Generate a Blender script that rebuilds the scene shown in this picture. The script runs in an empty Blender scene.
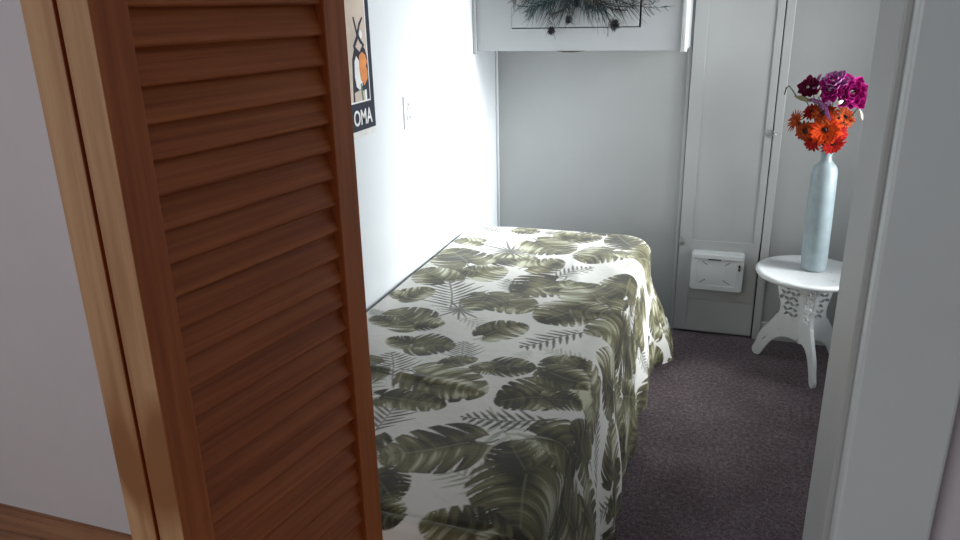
import bpy, bmesh, math, random
import numpy as np
from mathutils import Vector, Matrix
random.seed(7)
S = bpy.context.scene
COL = S.collection
PI = math.pi

# ------------------------------------------------------------------ materials
def nodes_of(name):
    m = bpy.data.materials.new(name); m.use_nodes = True
    nt = m.node_tree; b = nt.nodes['Principled BSDF']
    return m, nt, b
def ramp(nt, fac, stops):
    r = nt.nodes.new('ShaderNodeValToRGB'); e = r.color_ramp.elements
    while len(e) < len(stops): e.new(0.5)
    for el, (p, c) in zip(e, stops): el.position = p; el.color = (*c, 1)
    nt.links.new(fac, r.inputs[0]); return r.outputs[0]
def noise(nt, scale, detail=3, rough=0.5, stretch=None, coord='Object'):
    tc = nt.nodes.new('ShaderNodeTexCoord'); mp = nt.nodes.new('ShaderNodeMapping')
    if stretch: mp.inputs['Scale'].default_value = stretch
    nt.links.new(tc.outputs[coord], mp.inputs[0])
    n = nt.nodes.new('ShaderNodeTexNoise'); n.inputs['Scale'].default_value = scale
    n.inputs['Detail'].default_value = detail; n.inputs['Roughness'].default_value = rough
    nt.links.new(mp.outputs[0], n.inputs['Vector']); return n.outputs['Fac']
def bump(nt, b, h, strength, dist=0.01):
    bp = nt.nodes.new('ShaderNodeBump'); bp.inputs['Strength'].default_value = strength
    bp.inputs['Distance'].default_value = dist
    nt.links.new(h, bp.inputs['Height']); nt.links.new(bp.outputs[0], b.inputs['Normal'])
def paint(name, c, rough=0.5, var=0.06, scale=6, bumps=0.15, bscale=60, bd=0.002):
    m, nt, b = nodes_of(name)
    n = noise(nt, scale, 4)
    d = tuple(x*(1-var) for x in c); l = tuple(min(1, x*(1+var)) for x in c)
    nt.links.new(ramp(nt, n, [(0.3, d), (0.7, l)]), b.inputs['Base Color'])
    b.inputs['Roughness'].default_value = rough
    if bumps: bump(nt, b, noise(nt, bscale, 3), bumps, bd)
    return m
def plain(name, c, rough=0.6, metal=0.0, var=0.08, scale=40):
    m, nt, b = nodes_of(name)
    n = noise(nt, scale, 2)
    nt.links.new(ramp(nt, n, [(0.3, tuple(x*(1-var) for x in c)), (0.7, tuple(min(1, x*(1+var)) for x in c))]), b.inputs['Base Color'])
    b.inputs['Roughness'].default_value = rough; b.inputs['Metallic'].default_value = metal
    return m
def wood(name, dark, mid, light, axis, rough=0.45, knots=False, fine=0.55):
    m, nt, b = nodes_of(name)
    st = [60, 60, 60] if fine < 0.7 else [150, 150, 150]; st[axis] = 3.0
    n1 = noise(nt, 1.0, 5, 0.6, st)
    st2 = [14, 14, 14]; st2[axis] = 1.2
    n2 = noise(nt, 1.0, 2, 0.5, st2)
    mx = nt.nodes.new('ShaderNodeMath'); mx.operation = 'MULTIPLY_ADD'
    nt.links.new(n1, mx.inputs[0]); mx.inputs[1].default_value = fine
    m2 = nt.nodes.new('ShaderNodeMath'); m2.operation = 'MULTIPLY'; m2.inputs[1].default_value = 1-fine
    nt.links.new(n2, m2.inputs[0]); nt.links.new(m2.outputs[0], mx.inputs[2])
    col = ramp(nt, mx.outputs[0], [(0.36, dark), (0.5, mid), (0.66, light)])
    if knots:
        kn = noise(nt, 1.0, 1, 0.5, (9, 9, 3.2))
        kf = nt.nodes.new('ShaderNodeMapRange'); kf.inputs[1].default_value = 0.55; kf.inputs[2].default_value = 0.62
        nt.links.new(kn, kf.inputs[0])
        mix = nt.nodes.new('ShaderNodeMix'); mix.data_type = 'RGBA'
        nt.links.new(kf.outputs[0], mix.inputs[0]); nt.links.new(col, mix.inputs[6])
        mix.inputs[7].default_value = (dark[0]*0.75, dark[1]*0.62, dark[2]*0.5, 1)
        col = mix.outputs[2]
    nt.links.new(col, b.inputs['Base Color'])
    b.inputs['Roughness'].default_value = rough
    bump(nt, b, n1, 0.12, 0.001)
    return m

M = {}
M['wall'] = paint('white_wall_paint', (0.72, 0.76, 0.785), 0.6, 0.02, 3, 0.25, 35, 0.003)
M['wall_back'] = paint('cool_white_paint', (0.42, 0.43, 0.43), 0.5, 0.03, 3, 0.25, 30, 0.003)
M['wall_hall'] = paint('hall_wall_paint', (0.76, 0.75, 0.80), 0.7, 0.03, 3, 0.2, 40, 0.003)
M['ceil'] = paint('ceiling_paint', (0.7, 0.7, 0.7), 0.8, 0.02, 3, 0.1)
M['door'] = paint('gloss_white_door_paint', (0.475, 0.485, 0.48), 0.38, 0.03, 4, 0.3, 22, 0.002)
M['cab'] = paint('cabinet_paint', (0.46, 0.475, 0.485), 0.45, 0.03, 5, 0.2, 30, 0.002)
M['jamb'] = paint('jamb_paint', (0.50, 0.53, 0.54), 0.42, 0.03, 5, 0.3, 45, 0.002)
M['casing'] = paint('casing_gloss_paint', (0.74, 0.84, 0.88), 0.4, 0.04, 4, 0.3, 45, 0.002)
M['white'] = paint('white_enamel', (0.80, 0.82, 0.83), 0.35, 0.04, 10, 0.1)
M['black'] = plain('black_gap', (0.012, 0.012, 0.014), 0.6)
M['stile'] = wood('dark_stained_wood_upright', (0.40, 0.095, 0.024), (0.60, 0.180, 0.052), (0.72, 0.25, 0.082), 2)
M['slat'] = wood('reddish_stained_wood_slat', (0.36, 0.085, 0.018), (0.50, 0.135, 0.030), (0.62, 0.20, 0.052), 0, fine=0.75)
M['edge'] = wood('pale_wood_edge', (0.36, 0.185, 0.085), (0.50, 0.29, 0.150), (0.58, 0.37, 0.21), 2, 0.5, True)
M['woodfloor'] = wood('wood_floor_board', (0.20, 0.075, 0.028), (0.38, 0.17, 0.07), (0.50, 0.25, 0.11), 0, 0.4)
M['steel'] = plain('brushed_metal', (0.5, 0.5, 0.5), 0.35, 1.0)
M['brass'] = plain('dull_brass', (0.45, 0.33, 0.15), 0.4, 1.0)
M['bedwood'] = wood('bed_frame_wood', (0.1, 0.05, 0.03), (0.18, 0.1, 0.05), (0.25, 0.15, 0.08), 1)
M['mattress'] = plain('white_ticking', (0.7, 0.7, 0.68), 0.9)

def carpet_mat():
    m, nt, b = nodes_of('brown_loop_carpet')
    n1 = noise(nt, 260, 2, 0.7); n2 = noise(nt, 70, 3, 0.7); n3 = noise(nt, 4, 3)
    a = nt.nodes.new('ShaderNodeMath'); a.operation = 'MULTIPLY_ADD'; a.inputs[1].default_value = 0.5
    nt.links.new(n1, a.inputs[0])
    c = nt.nodes.new('ShaderNodeMath'); c.operation = 'MULTIPLY_ADD'; c.inputs[1].default_value = 0.35
    nt.links.new(n2, c.inputs[0])
    d = nt.nodes.new('ShaderNodeMath'); d.operation = 'MULTIPLY'; d.inputs[1].default_value = 0.15
    nt.links.new(n3, d.inputs[0]); nt.links.new(d.outputs[0], c.inputs[2]); nt.links.new(c.outputs[0], a.inputs[2])
    nt.links.new(ramp(nt, a.outputs[0], [(0.36, (0.040, 0.028, 0.029)), (0.5, (0.135, 0.107, 0.118)), (0.66, (0.34, 0.28, 0.305))]), b.inputs['Base Color'])
    b.inputs['Roughness'].default_value = 1.0
    b.inputs['Specular IOR Level'].default_value = 0.1
    bump(nt, b, a.outputs[0], 0.7, 0.006)
    return m
M['carpet'] = carpet_mat()
def vase_mat():
    m, nt, b = nodes_of('pale_blue_glaze')
    n = noise(nt, 14, 4, 0.6)
    nt.links.new(ramp(nt, n, [(0.3, (0.25, 0.31, 0.335)), (0.55, (0.31, 0.375, 0.40)), (0.75, (0.36, 0.43, 0.45))]), b.inputs['Base Color'])
    b.inputs['Roughness'].default_value = 0.28
    bump(nt, b, noise(nt, 45, 3), 0.15, 0.002)
    return m
M['vase'] = vase_mat()
def table_mat():
    m, nt, b = nodes_of('distressed_white_paint')
    n = noise(nt, 22, 5, 0.75)
    nt.links.new(ramp(nt, n, [(0.0, (0.12, 0.10, 0.09)), (0.315, (0.3, 0.28, 0.26)), (0.345, (0.70, 0.72, 0.73)), (0.8, (0.77, 0.79, 0.80))]), b.inputs['Base Color'])
    b.inputs['Roughness'].default_value = 0.38
    bump(nt, b, noise(nt, 30, 3), 0.15, 0.002)
    return m
M['table'] = table_mat()
def petal_mat(name, c, c2):
    m, nt, b = nodes_of(name)
    n = noise(nt, 90, 3, 0.6)
    nt.links.new(ramp(nt, n, [(0.35, c), (0.65, c2)]), b.inputs['Base Color'])
    b.inputs['Roughness'].default_value = 0.8; b.inputs['Specular IOR Level'].default_value = 0.15
    return m
M['magenta'] = petal_mat('magenta_silk_petal', (0.26, 0.005, 0.11), (0.50, 0.02, 0.26))
M['maroon'] = petal_mat('deep_crimson_petal', (0.10, 0.005, 0.03), (0.22, 0.012, 0.06))
M['lilac'] = petal_mat('lilac_petal', (0.28, 0.07, 0.24), (0.46, 0.20, 0.42))
M['orange'] = petal_mat('orange_petal', (0.46, 0.022, 0.004), (0.72, 0.085, 0.010))
M['rust'] = petal_mat('rust_petal', (0.20, 0.022, 0.006), (0.42, 0.070, 0.012))
M['red'] = petal_mat('scarlet_petal', (0.20, 0.004, 0.004), (0.42, 0.012, 0.006))
M['eye'] = petal_mat('dark_flower_eye', (0.01, 0.006, 0.005), (0.05, 0.02, 0.012))
M['cream'] = petal_mat('cream_bud', (0.55, 0.56, 0.42), (0.78, 0.78, 0.66))
M['green'] = petal_mat('grey_green_stem', (0.05, 0.075, 0.05), (0.13, 0.16, 0.09))
M['olivebud'] = petal_mat('olive_bud', (0.16, 0.15, 0.08), (0.28, 0.25, 0.16))
M['barb'] = plain('dark_feather_barb', (0.018, 0.022, 0.022), 0.5)
M['barb_teal'] = plain('teal_feather_barb', (0.008, 0.045, 0.05), 0.35)
M['barb_brown'] = plain('brown_feather_barb', (0.07, 0.055, 0.045), 0.6)
M['p_navy'] = plain('poster_navy', (0.012, 0.016, 0.035), 0.5)
M['p_paper'] = plain('poster_paper', (0.70, 0.70, 0.68), 0.6)
M['p_cream'] = plain('poster_tan', (0.60, 0.50, 0.42), 0.6, var=0.12, scale=12)
M['p_orange'] = plain('poster_orange', (0.70, 0.25, 0.07), 0.6, var=0.2, scale=25)
M['p_green'] = plain('poster_green', (0.14, 0.22, 0.16), 0.6)
M['p_white'] = plain('poster_white', (0.82, 0.83, 0.82), 0.6)

# ------------------------------------------------------------------ mesh helpers
class MB:
    def __init__(s): s.v = []; s.f = []
    def add(s, vs, fs):
        k = len(s.v); s.v += [tuple(p) for p in vs]; s.f += [tuple(i+k for i in f) for f in fs]
    def box(s, x0, x1, y0, y1, z0, z1):
        s.add([(x0,y0,z0),(x1,y0,z0),(x1,y1,z0),(x0,y1,z0),(x0,y0,z1),(x1,y0,z1),(x1,y1,z1),(x0,y1,z1)],
              [(0,3,2,1),(4,5,6,7),(0,1,5,4),(1,2,6,5),(2,3,7,6),(3,0,4,7)])
    def tube(s, pts, r, n=8, cap=True, flat=1.0):
        pts = [Vector(p) for p in pts]; R = r if hasattr(r, '__len__') else [r]*len(pts)
        vs = []; up = Vector((0.13, 0.31, 0.94)).normalized()
        for i, p in enumerate(pts):
            t = (pts[min(i+1, len(pts)-1)]-pts[max(i-1, 0)]).normalized()
            a = t.cross(up)
            if a.length < 1e-3: a = t.cross(Vector((1, 0, 0)))
            a.normalize(); b = t.cross(a)
            for k in range(n):
                q = 2*PI*k/n; vs.append(p+a*(R[i]*math.cos(q))+b*(R[i]*flat*math.sin(q)))
        fs = [(i*n+k, i*n+(k+1) % n, (i+1)*n+(k+1) % n, (i+1)*n+k) for i in range(len(pts)-1) for k in range(n)]
        if cap: fs += [tuple(range(n-1, -1, -1)), tuple((len(pts)-1)*n+k for k in range(n))]
        s.add(vs, fs)
    def lathe(s, prof, c=(0, 0, 0), n=48, capb=True, capt=True):
        vs = [(c[0]+r*math.cos(2*PI*k/n), c[1]+r*math.sin(2*PI*k/n), c[2]+z) for r, z in prof for k in range(n)]
        fs = [(i*n+k, i*n+(k+1) % n, (i+1)*n+(k+1) % n, (i+1)*n+k) for i in range(len(prof)-1) for k in range(n)]
        if capb: fs.append(tuple(range(n-1, -1, -1)))
        if capt: fs.append(tuple((len(prof)-1)*n+k for k in range(n)))
        s.add(vs, fs)
    def build(s, name, mat, parent=None, bevel=0, smooth=False, loc=None, seg=2):
        me = bpy.data.meshes.new(name); me.from_pydata(s.v, [], s.f); me.update()
        o = bpy.data.objects.new(name, me); COL.objects.link(o)
        if mat: me.materials.append(mat)
        bm = bmesh.new(); bm.from_mesh(me); bmesh.ops.recalc_face_normals(bm, faces=bm.faces)
        bm.to_mesh(me); bm.free()
        if smooth:
            for p in me.polygons: p.use_smooth = True
        if bevel:
            b = o.modifiers.new('bevel', 'BEVEL'); b.width = bevel; b.segments = seg; b.limit_method = 'ANGLE'; b.angle_limit = 0.6
        if parent: o.parent = parent
        if loc: o.location = loc
        return o
def tag(o, label=None, cat=None, group=None, kind=None):
    if label: o['label'] = label
    if cat: o['category'] = cat
    if group: o['group'] = group
    if kind: o['kind'] = kind
    return o
def empty(name, loc=(0, 0, 0), rz=0.0):
    o = bpy.data.objects.new(name, None); COL.objects.link(o); o.location = loc; o.rotation_euler = (0, 0, rz)
    o.empty_display_size = 0.05
    return o
def part(mb_boxes, name, mat, parent=None, bevel=0.0):
    m = MB()
    for b in mb_boxes: m.box(*b)
    return m.build(name, mat, parent, bevel)
def struct(boxes, name, mat, bevel=0.0):
    o = part(boxes, name, mat, None, bevel); o['kind'] = 'structure'; return o
def shape2d(name, splines, thick, mat, parent=None, bevel=0.0):
    """a filled 2-D outline with holes (closed polylines in local XZ), given thickness along Y"""
    cu = bpy.data.curves.new(name, 'CURVE'); cu.dimensions = '2D'; cu.fill_mode = 'BOTH'; cu.extrude = thick/2
    cu.bevel_depth = bevel
    for pts in splines:
        sp = cu.splines.new('POLY'); sp.points.add(len(pts)-1)
        for q, p in zip(sp.points, pts): q.co = (p[0], p[1], 0, 1)
        sp.use_cyclic_u = True
    tmp = bpy.data.objects.new('tmp', cu); COL.objects.link(tmp)
    dg = bpy.context.evaluated_depsgraph_get(); dg.update()
    me = bpy.data.meshes.new_from_object(tmp.evaluated_get(dg)); me.name = name
    bpy.data.objects.remove(tmp)
    me.transform(Matrix.Rotation(PI/2, 4, 'X'))
    me.materials.clear(); me.materials.append(mat)
    o = bpy.data.objects.new(name, me); COL.objects.link(o)
    if parent: o.parent = parent
    return o
def text_mesh(name, body, size, mat, extrude=0.0004, offset=0.0):
    cu = bpy.data.curves.new(name, 'FONT'); cu.body = body; cu.size = size; cu.extrude = extrude; cu.align_x = 'RIGHT'; cu.offset = offset
    tmp = bpy.data.objects.new('tmp', cu); COL.objects.link(tmp)
    dg = bpy.context.evaluated_depsgraph_get(); dg.update()
    me = bpy.data.meshes.new_from_object(tmp.evaluated_get(dg)); me.name = name
    bpy.data.objects.remove(tmp)
    me.materials.clear(); me.materials.append(mat)
    return me

# ------------------------------------------------------------------ the place
XL, YB = -1.092, 3.46          # left wall, back wall
XR = 1.02                      # right wall (out of frame), has the window
YW = 1.445                     # white wall beside the alcove
YJ0, YJ1 = 0.722, 0.88         # the wall the doorway is cut in
CEIL = 2.45
struct([(XL, XR, 0.88, YB, -0.03, 0.0), (XL, 0.14, 0.74, 0.88, -0.03, 0.0)], 'floor_carpet', M['carpet'])
# wooden floor, boards running left to right
def floor_boards():
    m = MB(); random.seed(3)
    y = -1.8
    while y < YW-0.001:
        y1 = min(y+0.085, YW)
        x1 = XL if y1 > 0.74 else 1.3
        x = -3.3
        while x < x1-0.001:
            xe = min(x+random.uniform(0.6, 1.3), x1)
            m.box(x+0.0006, xe-0.0006, y+0.0006, y1-0.0006, -0.02, -random.uniform(0, 0.0006))
            x = xe
        y = y1
        if abs(y-0.74) < 0.05: y = 0.74 if y < 0.74 else y
    o = m.build('floor_wood', M['woodfloor']); o['kind'] = 'structure'
floor_boards()
struct([(-3.4, XR+0.1, -1.9, YB+0.1, CEIL, CEIL+0.06)], 'ceiling', M['ceil'])
struct([(XL-0.12, XL, YW, YB, 0, CEIL)], 'wall_left', M['wall'])
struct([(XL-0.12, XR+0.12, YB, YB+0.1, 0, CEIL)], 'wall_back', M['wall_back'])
WY0, WY1, WZ0, WZ1 = 2.28, 3.18, 0.45, 2.12
struct([(XR, XR+0.12, YJ1, WY0, 0, CEIL), (XR, XR+0.12, WY1, YB, 0, CEIL),
        (XR, XR+0.12, WY0, WY1, 0, WZ0), (XR, XR+0.12, WY0, WY1, WZ1, CEIL)], 'wall_right', M['wall'])
struct([(-3.3, XL-0.12, YW, YW+0.1, 0, CEIL)], 'wall_hall_far', M['wall_hall'])
struct([(0.133, XR+0.3, YJ0, YJ1, 0, CEIL)], 'wall_doorway', M['wall_hall'])
struct([(-3.4, -3.3, -1.8, YW+0.1, 0, CEIL)], 'wall_hall_left', M['wall_hall'])
struct([(-3.4, -2.4, -1.9, -1.8, 0, CEIL), (-0.8, 1.4, -1.9, -1.8, 0, CEIL), (-2.4, -0.8, -1.9, -1.8, 0, 0.8), (-2.4, -0.8, -1.9, -1.8, 2.1, CEIL)], 'wall_hall_rear', M['wall_hall'])
struct([(1.3, 1.4, -1.8, YJ0, 0, CEIL)], 'wall_hall_right', M['wall_hall'])
# window of the bedroom (right wall); rear hall window is added for fill light
def window(n, x0, x1, y0, y1, z0, z1):
    w = struct([(x0, x1, y0, y0+0.04, z0, z1), (x0, x1, y1-0.04, y1, z0, z1), (x0, x1, y0+0.04, y1-0.04, z0, z0+0.04), (x0, x1, y0+0.04, y1-0.04, z1-0.04, z1),
                (x0+0.01, x1-0.01, (y0+y1)/2-0.012, (y0+y1)/2+0.012, z0+0.04, z1-0.04)], 'window_%d' % n, M['white'])
    return w
window(1, XR+0.03, XR+0.07, WY0, WY1, WZ0, WZ1)
struct([(-2.4, -2.36, -1.87, -1.83, 0.8, 2.1), (-0.84, -0.8, -1.87, -1.83, 0.8, 2.1), (-2.36, -0.84, -1.87, -1.83, 0.8, 0.84), (-2.36, -0.84, -1.87, -1.83, 2.06, 2.1),
        (-1.615, -1.585, -1.86, -1.84, 0.84, 2.06)], 'window_2', M['white'])  # unseen frame, made up to go around the hall fill
# corner bead between left and back wall
m = MB(); m.tube([(XL+0.006, YB-0.006, 0), (XL+0.006, YB-0.006, CEIL)], 0.007, 10); o = m.build('trim_corner', M['wall'], smooth=True); o['kind'] = 'structure'
# baseboard right of the closet door
struct([(0.186, XR, YB-0.016, YB, 0, 0.085)], 'baseboard_back', M['door'], 0.003)
# doorway: casing on the near face, jamb lining, rebate
struct([(0.128, 0.211, 0.700, YJ0, 0, CEIL)], 'trim_casing', M['casing'], 0.003)
struct([(0.1255, 0.133, 0.748, 0.882, 0, CEIL)], 'trim_jamb', M['jamb'], 0.002)
struct([(0.1315, 0.133, YJ0, 0.748, 0, CEIL)], 'trim_rebate', M['jamb'])

# ------------------------------------------------------------------ closet door in the back wall
yd = YB
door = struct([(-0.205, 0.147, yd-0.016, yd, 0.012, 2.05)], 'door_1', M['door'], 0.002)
def dchild(boxes, name, mat, bevel=0.0015): return part(boxes, name, mat, door, bevel)
dchild([(-0.205, -0.150, yd-0.022, yd-0.016, 0.012, 2.05), (0.118, 0.147, yd-0.022, yd-0.016, 0.46, 2.05)], 'door_stile', M['door'])
dchild([(-0.150, 0.143, yd-0.020, yd-0.016, 0.012, 0.165)], 'kick_board', M['door'])
dchild([(-0.172, 0.143, yd-0.0215, yd-0.016, 0.178, 0.462)], 'patch_board', M['door'], 0.002)
def butterfly(cx, cz, name, label):
    m = MB()
    for a in range(4):
        q = PI/4+a*PI/2; ddy = 0.0232
        m.tube([(cx, yd-0.0235, cz), (cx+0.017*math.cos(q), yd-0.0235, cz+0.021*math.sin(q))], [0.004, 0.006], 8, True, 0.25)
    m.tube([(cx-0.014, yd-0.0235, cz), (cx+0.014, yd-0.0235, cz)], 0.0018, 8)
    m.tube([(cx, yd-0.0240, cz-0.022), (cx, yd-0.0240, cz+0.022)], 0.0018, 8)
    o = m.build(name, M['door'], door, smooth=True); return o
butterfly(-0.192, 0.452, 'hinge', None); butterfly(-0.192, 1.75, 'hinge', None)
butterfly(0.146, 0.957, 'latch', None)
m = MB(); m.tube([(0.118, yd-0.030, 0.957), (0.150, yd-0.032, 0.957), (0.172, yd-0.028, 0.957)], 0.0028, 8); m.build('latch_bolt', M['steel'], door, smooth=True)
struct([(0.1515, 0.186, yd-0.024, yd, 0, 2.1)], 'trim_door_side', M['door'], 0.003)
struct([(0.147, 0.1515, yd-0.003, yd-0.0005, 0, 2.1)], 'trim_door_gap', M['black'])
struct([(-0.222, -0.207, yd-0.012, yd, 0, 2.1)], 'trim_door_hinge_side', M['door'], 0.003)

# ------------------------------------------------------------------ cat flap on the door
cf = empty('cat_flap', (-0.029, yd-0.0225, 0.326))
tag(cf, 'square white plastic cat flap mounted low on the closet door', 'cat flap')
def rrect(w, h, r, cx=0, cz=0, n=6, rev=False):
    p = []
    for (sx, sz, a0) in ((1, 1, 0), (-1, 1, PI/2), (-1, -1, PI), (1, -1, 1.5*PI)):
        for k in range(n+1):
            a = a0+PI/2*k/n; p.append((cx+sx*(w/2-r)+r*math.cos(a), cz+sz*(h/2-r)+r*math.sin(a)))
    return p[::-1] if rev else p
fr = shape2d('flap_frame', [rrect(0.226, 0.180, 0.012), rrect(0.172, 0.128, 0.008, -0.004, -0.006, rev=True)], 0.026, M['white'], cf, 0.002); fr.location = (0, -0.014, 0)
fl = part([(-0.089, 0.081, -0.0255, -0.0175, -0.069, 0.057)], 'flap', M['white'], cf, 0.002)
hd = part([(-0.108, 0.108, -0.036, -0.0285, 0.060, 0.082)], 'rain_hood', M['white'], cf, 0.003)
for (a, b, c, d) in ((-0.066, 0.047, -0.044, 0.031), (0.034, 0.031, 0.056, 0.047), (-0.070, -0.058, -0.048, -0.040), (0.030, -0.040, 0.060, -0.058)):
    m = MB(); m.tube([(a, -0.0262, b), (c, -0.0262, d)], 0.0013, 6); m.build('slot', M['black'], cf)
part([(-0.042, 0.016, -0.0375, -0.0355, 0.057, 0.0625)], 'hood_gap', M['black'], cf, 0.001)
lt = part([(0.093, 0.101, -0.034, -0.0280, 0.012, 0.040)], 'lock_slide', M['black'], cf, 0.001)
part([(0.091, 0.103, -0.036, -0.034, 0.022, 0.030)], 'lock_knob', M['steel'], lt, 0.001)

# ------------------------------------------------------------------ wall cabinet over the bed
cb = empty('wall_cabinet', (0, 0, 0))
tag(cb, 'white painted cabinet fixed high across the corner over the bed', 'cabinet')
cx0, cx1, cy0, cz0, cz1 = XL+0.001, -0.216, 3.152, 1.318, 2.2
DX0, DX1, DZ0, DZ1 = -0.921, -0.400, 1.4105, 2.08
part([(cx0, cx1, cy0+0.02, YB-0.001, cz0, cz0+0.018), (cx0, cx1, cy0+0.02, YB-0.001, cz1-0.018, cz1),
      (cx0, cx0+0.018, cy0+0.02, YB-0.001, cz0+0.018, cz1-0.018), (cx1-0.018, cx1, cy0+0.02, YB-0.001, cz0+0.018, cz1-0.018),
      (cx0+0.018, cx1-0.018, YB-0.012, YB-0.001, cz0+0.018, cz1-0.018)], 'cabinet_body', M['cab'], cb)
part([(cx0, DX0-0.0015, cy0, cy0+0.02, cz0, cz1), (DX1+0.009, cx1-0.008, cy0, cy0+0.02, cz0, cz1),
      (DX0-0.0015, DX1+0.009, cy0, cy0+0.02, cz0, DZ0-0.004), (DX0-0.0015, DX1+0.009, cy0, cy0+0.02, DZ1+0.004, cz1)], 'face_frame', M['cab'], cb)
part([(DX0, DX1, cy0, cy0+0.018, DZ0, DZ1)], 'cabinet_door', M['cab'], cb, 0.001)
m = MB(); m.tube([(cx1-0.006, cy0+0.002, cz0-0.004), (cx1-0.006, cy0+0.002, cz1)], 0.0125, 14); m.build('edge_bead', M['white'], cb, smooth=True)
part([(cx0+0.0, cx0+0.014, cy0-0.012, cy0, cz0-0.012, cz1)], 'edge_strip', M['cab'], cb, 0.003)
m = MB(); m.tube([(-0.73, cy0-0.001, cz0), (-0.70, cy0-0.001, cz0-0.003), (-0.66, cy0-0.001, cz0-0.003), (-0.61, cy0-0.001, cz0)], [0.0005, 0.003, 0.003, 0.0005], 6); m.build('chipped_edge', M['barb_brown'], cb)
part([(-0.522, -0.5195, cy0-0.0005, cy0+0.001, 1.372, 1.428)], 'scored_line', M['barb_brown'], cb)

# ------------------------------------------------------------------ spray of dark peacock feathers hung on the cabinet door
sp = empty('feather_spray', (-0.62, cy0-0.03, 1.60))
tag(sp, 'dark teal and black feather spray hanging on the white cabinet front', 'feather arrangement')
rnd = random.Random(11)
def qbez(a, b, c, n):
    return [(a*(1-t)**2+b*(2*t*(1-t))+c*t*t) for t in [i/n for i in range(n+1)]]
sets = [  # tip (x offset, z offset), bend, material
    ((-0.125, -0.205), (-0.16, -0.02), 'barb'), ((-0.055, -0.165), (-0.10, -0.02), 'barb'), ((0.130, -0.185), (0.02, -0.08), 'barb'),
    ((-0.29, -0.09), (-0.16, 0.03), 'barb_brown'), ((-0.21, -0.15), (-0.22, 0.02), 'barb_teal'), ((-0.16, -0.125), (-0.12, 0.00), 'barb_teal'),
    ((0.27, -0.085), (0.10, -0.03), 'barb'), ((0.34, -0.055), (0.16, -0.06), 'barb'), ((0.20, -0.10), (0.10, 0.0), 'barb_teal'),
    ((0.05, -0.12), (0.02, -0.01), 'barb_brown'), ((-0.02, -0.10), (-0.05, 0.0), 'barb_teal'), ((0.14, -0.09), (0.12, 0.02), 'barb'),
    ((-0.24, 0.10), (-0.12, 0.10), 'barb_teal'), ((0.20, 0.14), (0.08, 0.12), 'barb_teal'), ((-0.05, 0.22), (-0.04, 0.1), 'barb'),
    ((0.30, -0.100), (0.05, -0.16), 'barb'), ((-0.27, -0.105), (-0.08, -0.13), 'barb_teal'), ((0.33, -0.12), (0.12, -0.13), 'barb'), ((-0.23, -0.13), (-0.16, -0.10), 'barb_teal'), ((0.10, -0.125), (-0.04, -0.13), 'barb_teal'), ((0.17, -0.13), (0.02, -0.12), 'barb'), ((-0.13, -0.14), (-0.02, -0.13), 'barb'),
    ((0.24, -0.075), (0.14, 0.02), 'barb_brown'), ((-0.25, -0.06), (-0.12, 0.04), 'barb'), ((0.08, 0.20), (0.05, 0.1), 'barb_brown')]
for i, ((tx, tz), (bx, bz), mat) in enumerate(sets):
    c0 = Vector((rnd.uniform(-0.02, 0.02), 0.0+rnd.uniform(-0.008, 0.008), rnd.uniform(-0.02, 0.02)))
    c2 = Vector((tx, -0.005+rnd.uniform(-0.01, 0.008), tz)); c1 = Vector((bx, rnd.uniform(-0.02, 0), bz))
    pth = qbez(c0, c1, c2, 14)
    m = MB(); m.tube(pth, [0.0022*(1-j/18) for j in range(15)], 6)
    f = m.build('feather', M[mat], sp, smooth=True)
    mb = MB()
    for j in range(70):
        t = rnd.uniform(0.08, 0.99); q = int(t*13.99); p = pth[q].lerp(pth[q+1], t*13.99-q)
        d = (pth[q+1]-pth[q]).normalized(); side = Vector((-d.z, 0, d.x))*(1 if j % 2 else -1)
        L = rnd.uniform(0.025, 0.075)*(1.0 if t < 0.8 else 0.55)
        dirv = (d*1.0+side*rnd.uniform(0.35, 1.0)).normalized()
        e = p+dirv*L; e.z -= L*rnd.uniform(0.1, 0.5); e.y += rnd.uniform(-0.015, 0.010)
        e.y = min(e.y, 0.022)
        mid = (p+e)/2+side*L*0.12
        mb.tube(qbez(p, mid, e, 4), [0.0011, 0.001, 0.0009, 0.0007, 0.0004], 3, False)
    mb.build('barbs', M[mat], f)
    if i < 3 or i in (10, 12, 13):
        me_ = MB(); R_ = 0.019 if i != 2 else 0.025
        for j in range(150):
            a = rnd.uniform(0, 2*PI); b_ = rnd.uniform(-1, 1); r = R_*rnd.uniform(0.6, 1.05)
            cen = c2+Vector((0, 0, 0.004))
            e = cen+Vector((math.cos(a)*r*math.sqrt(1-b_*b_), b_*0.008, math.sin(a)*r*1.15*math.sqrt(1-b_*b_)))
            me_.tube([cen, (cen+e)/2, e], [0.0022, 0.0017, 0.0006], 3, False)
        me_.build('feather_eye', M['black'], f)

# ------------------------------------------------------------------ poster
ps = empty('poster', (XL+0.002, 1.735, 1.128))
tag(ps, 'framed-looking dark navy bordered art poster on the left wall, partly hidden', 'poster')
ps['label'] = 'navy bordered poster with pale lettering on the left wall behind the louvered door'
def pz(boxes, name, mat, bevel=0): return part(boxes, name, mat, ps, bevel)
W_ = 0.440
pz([(0, 0.0010, 0, W_, 0, 0.68)], 'paper', M['p_paper'])
pz([(0.0010, 0.0016, 0.002, W_-0.002, 0.020, 0.672)], 'navy_border', M['p_navy'])
pz([(0.0016, 0.0020, 0.030, W_-0.027, 0.103, 0.652)], 'white_keyline', M['p_white'])
pz([(0.0020, 0.0024, 0.036, W_-0.033, 0.108, 0.647)], 'picture_field', M['p_cream'])
def blob(pts, name, mat, lift, th=0.0004):
    """flat printed shape on the poster: pts in (y, z) on the sheet"""
    o = shape2d(name, [pts], th, mat, ps)
    o.rotation_euler = (0, 0, PI/2); o.location = (lift, 0, 0); return o
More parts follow.
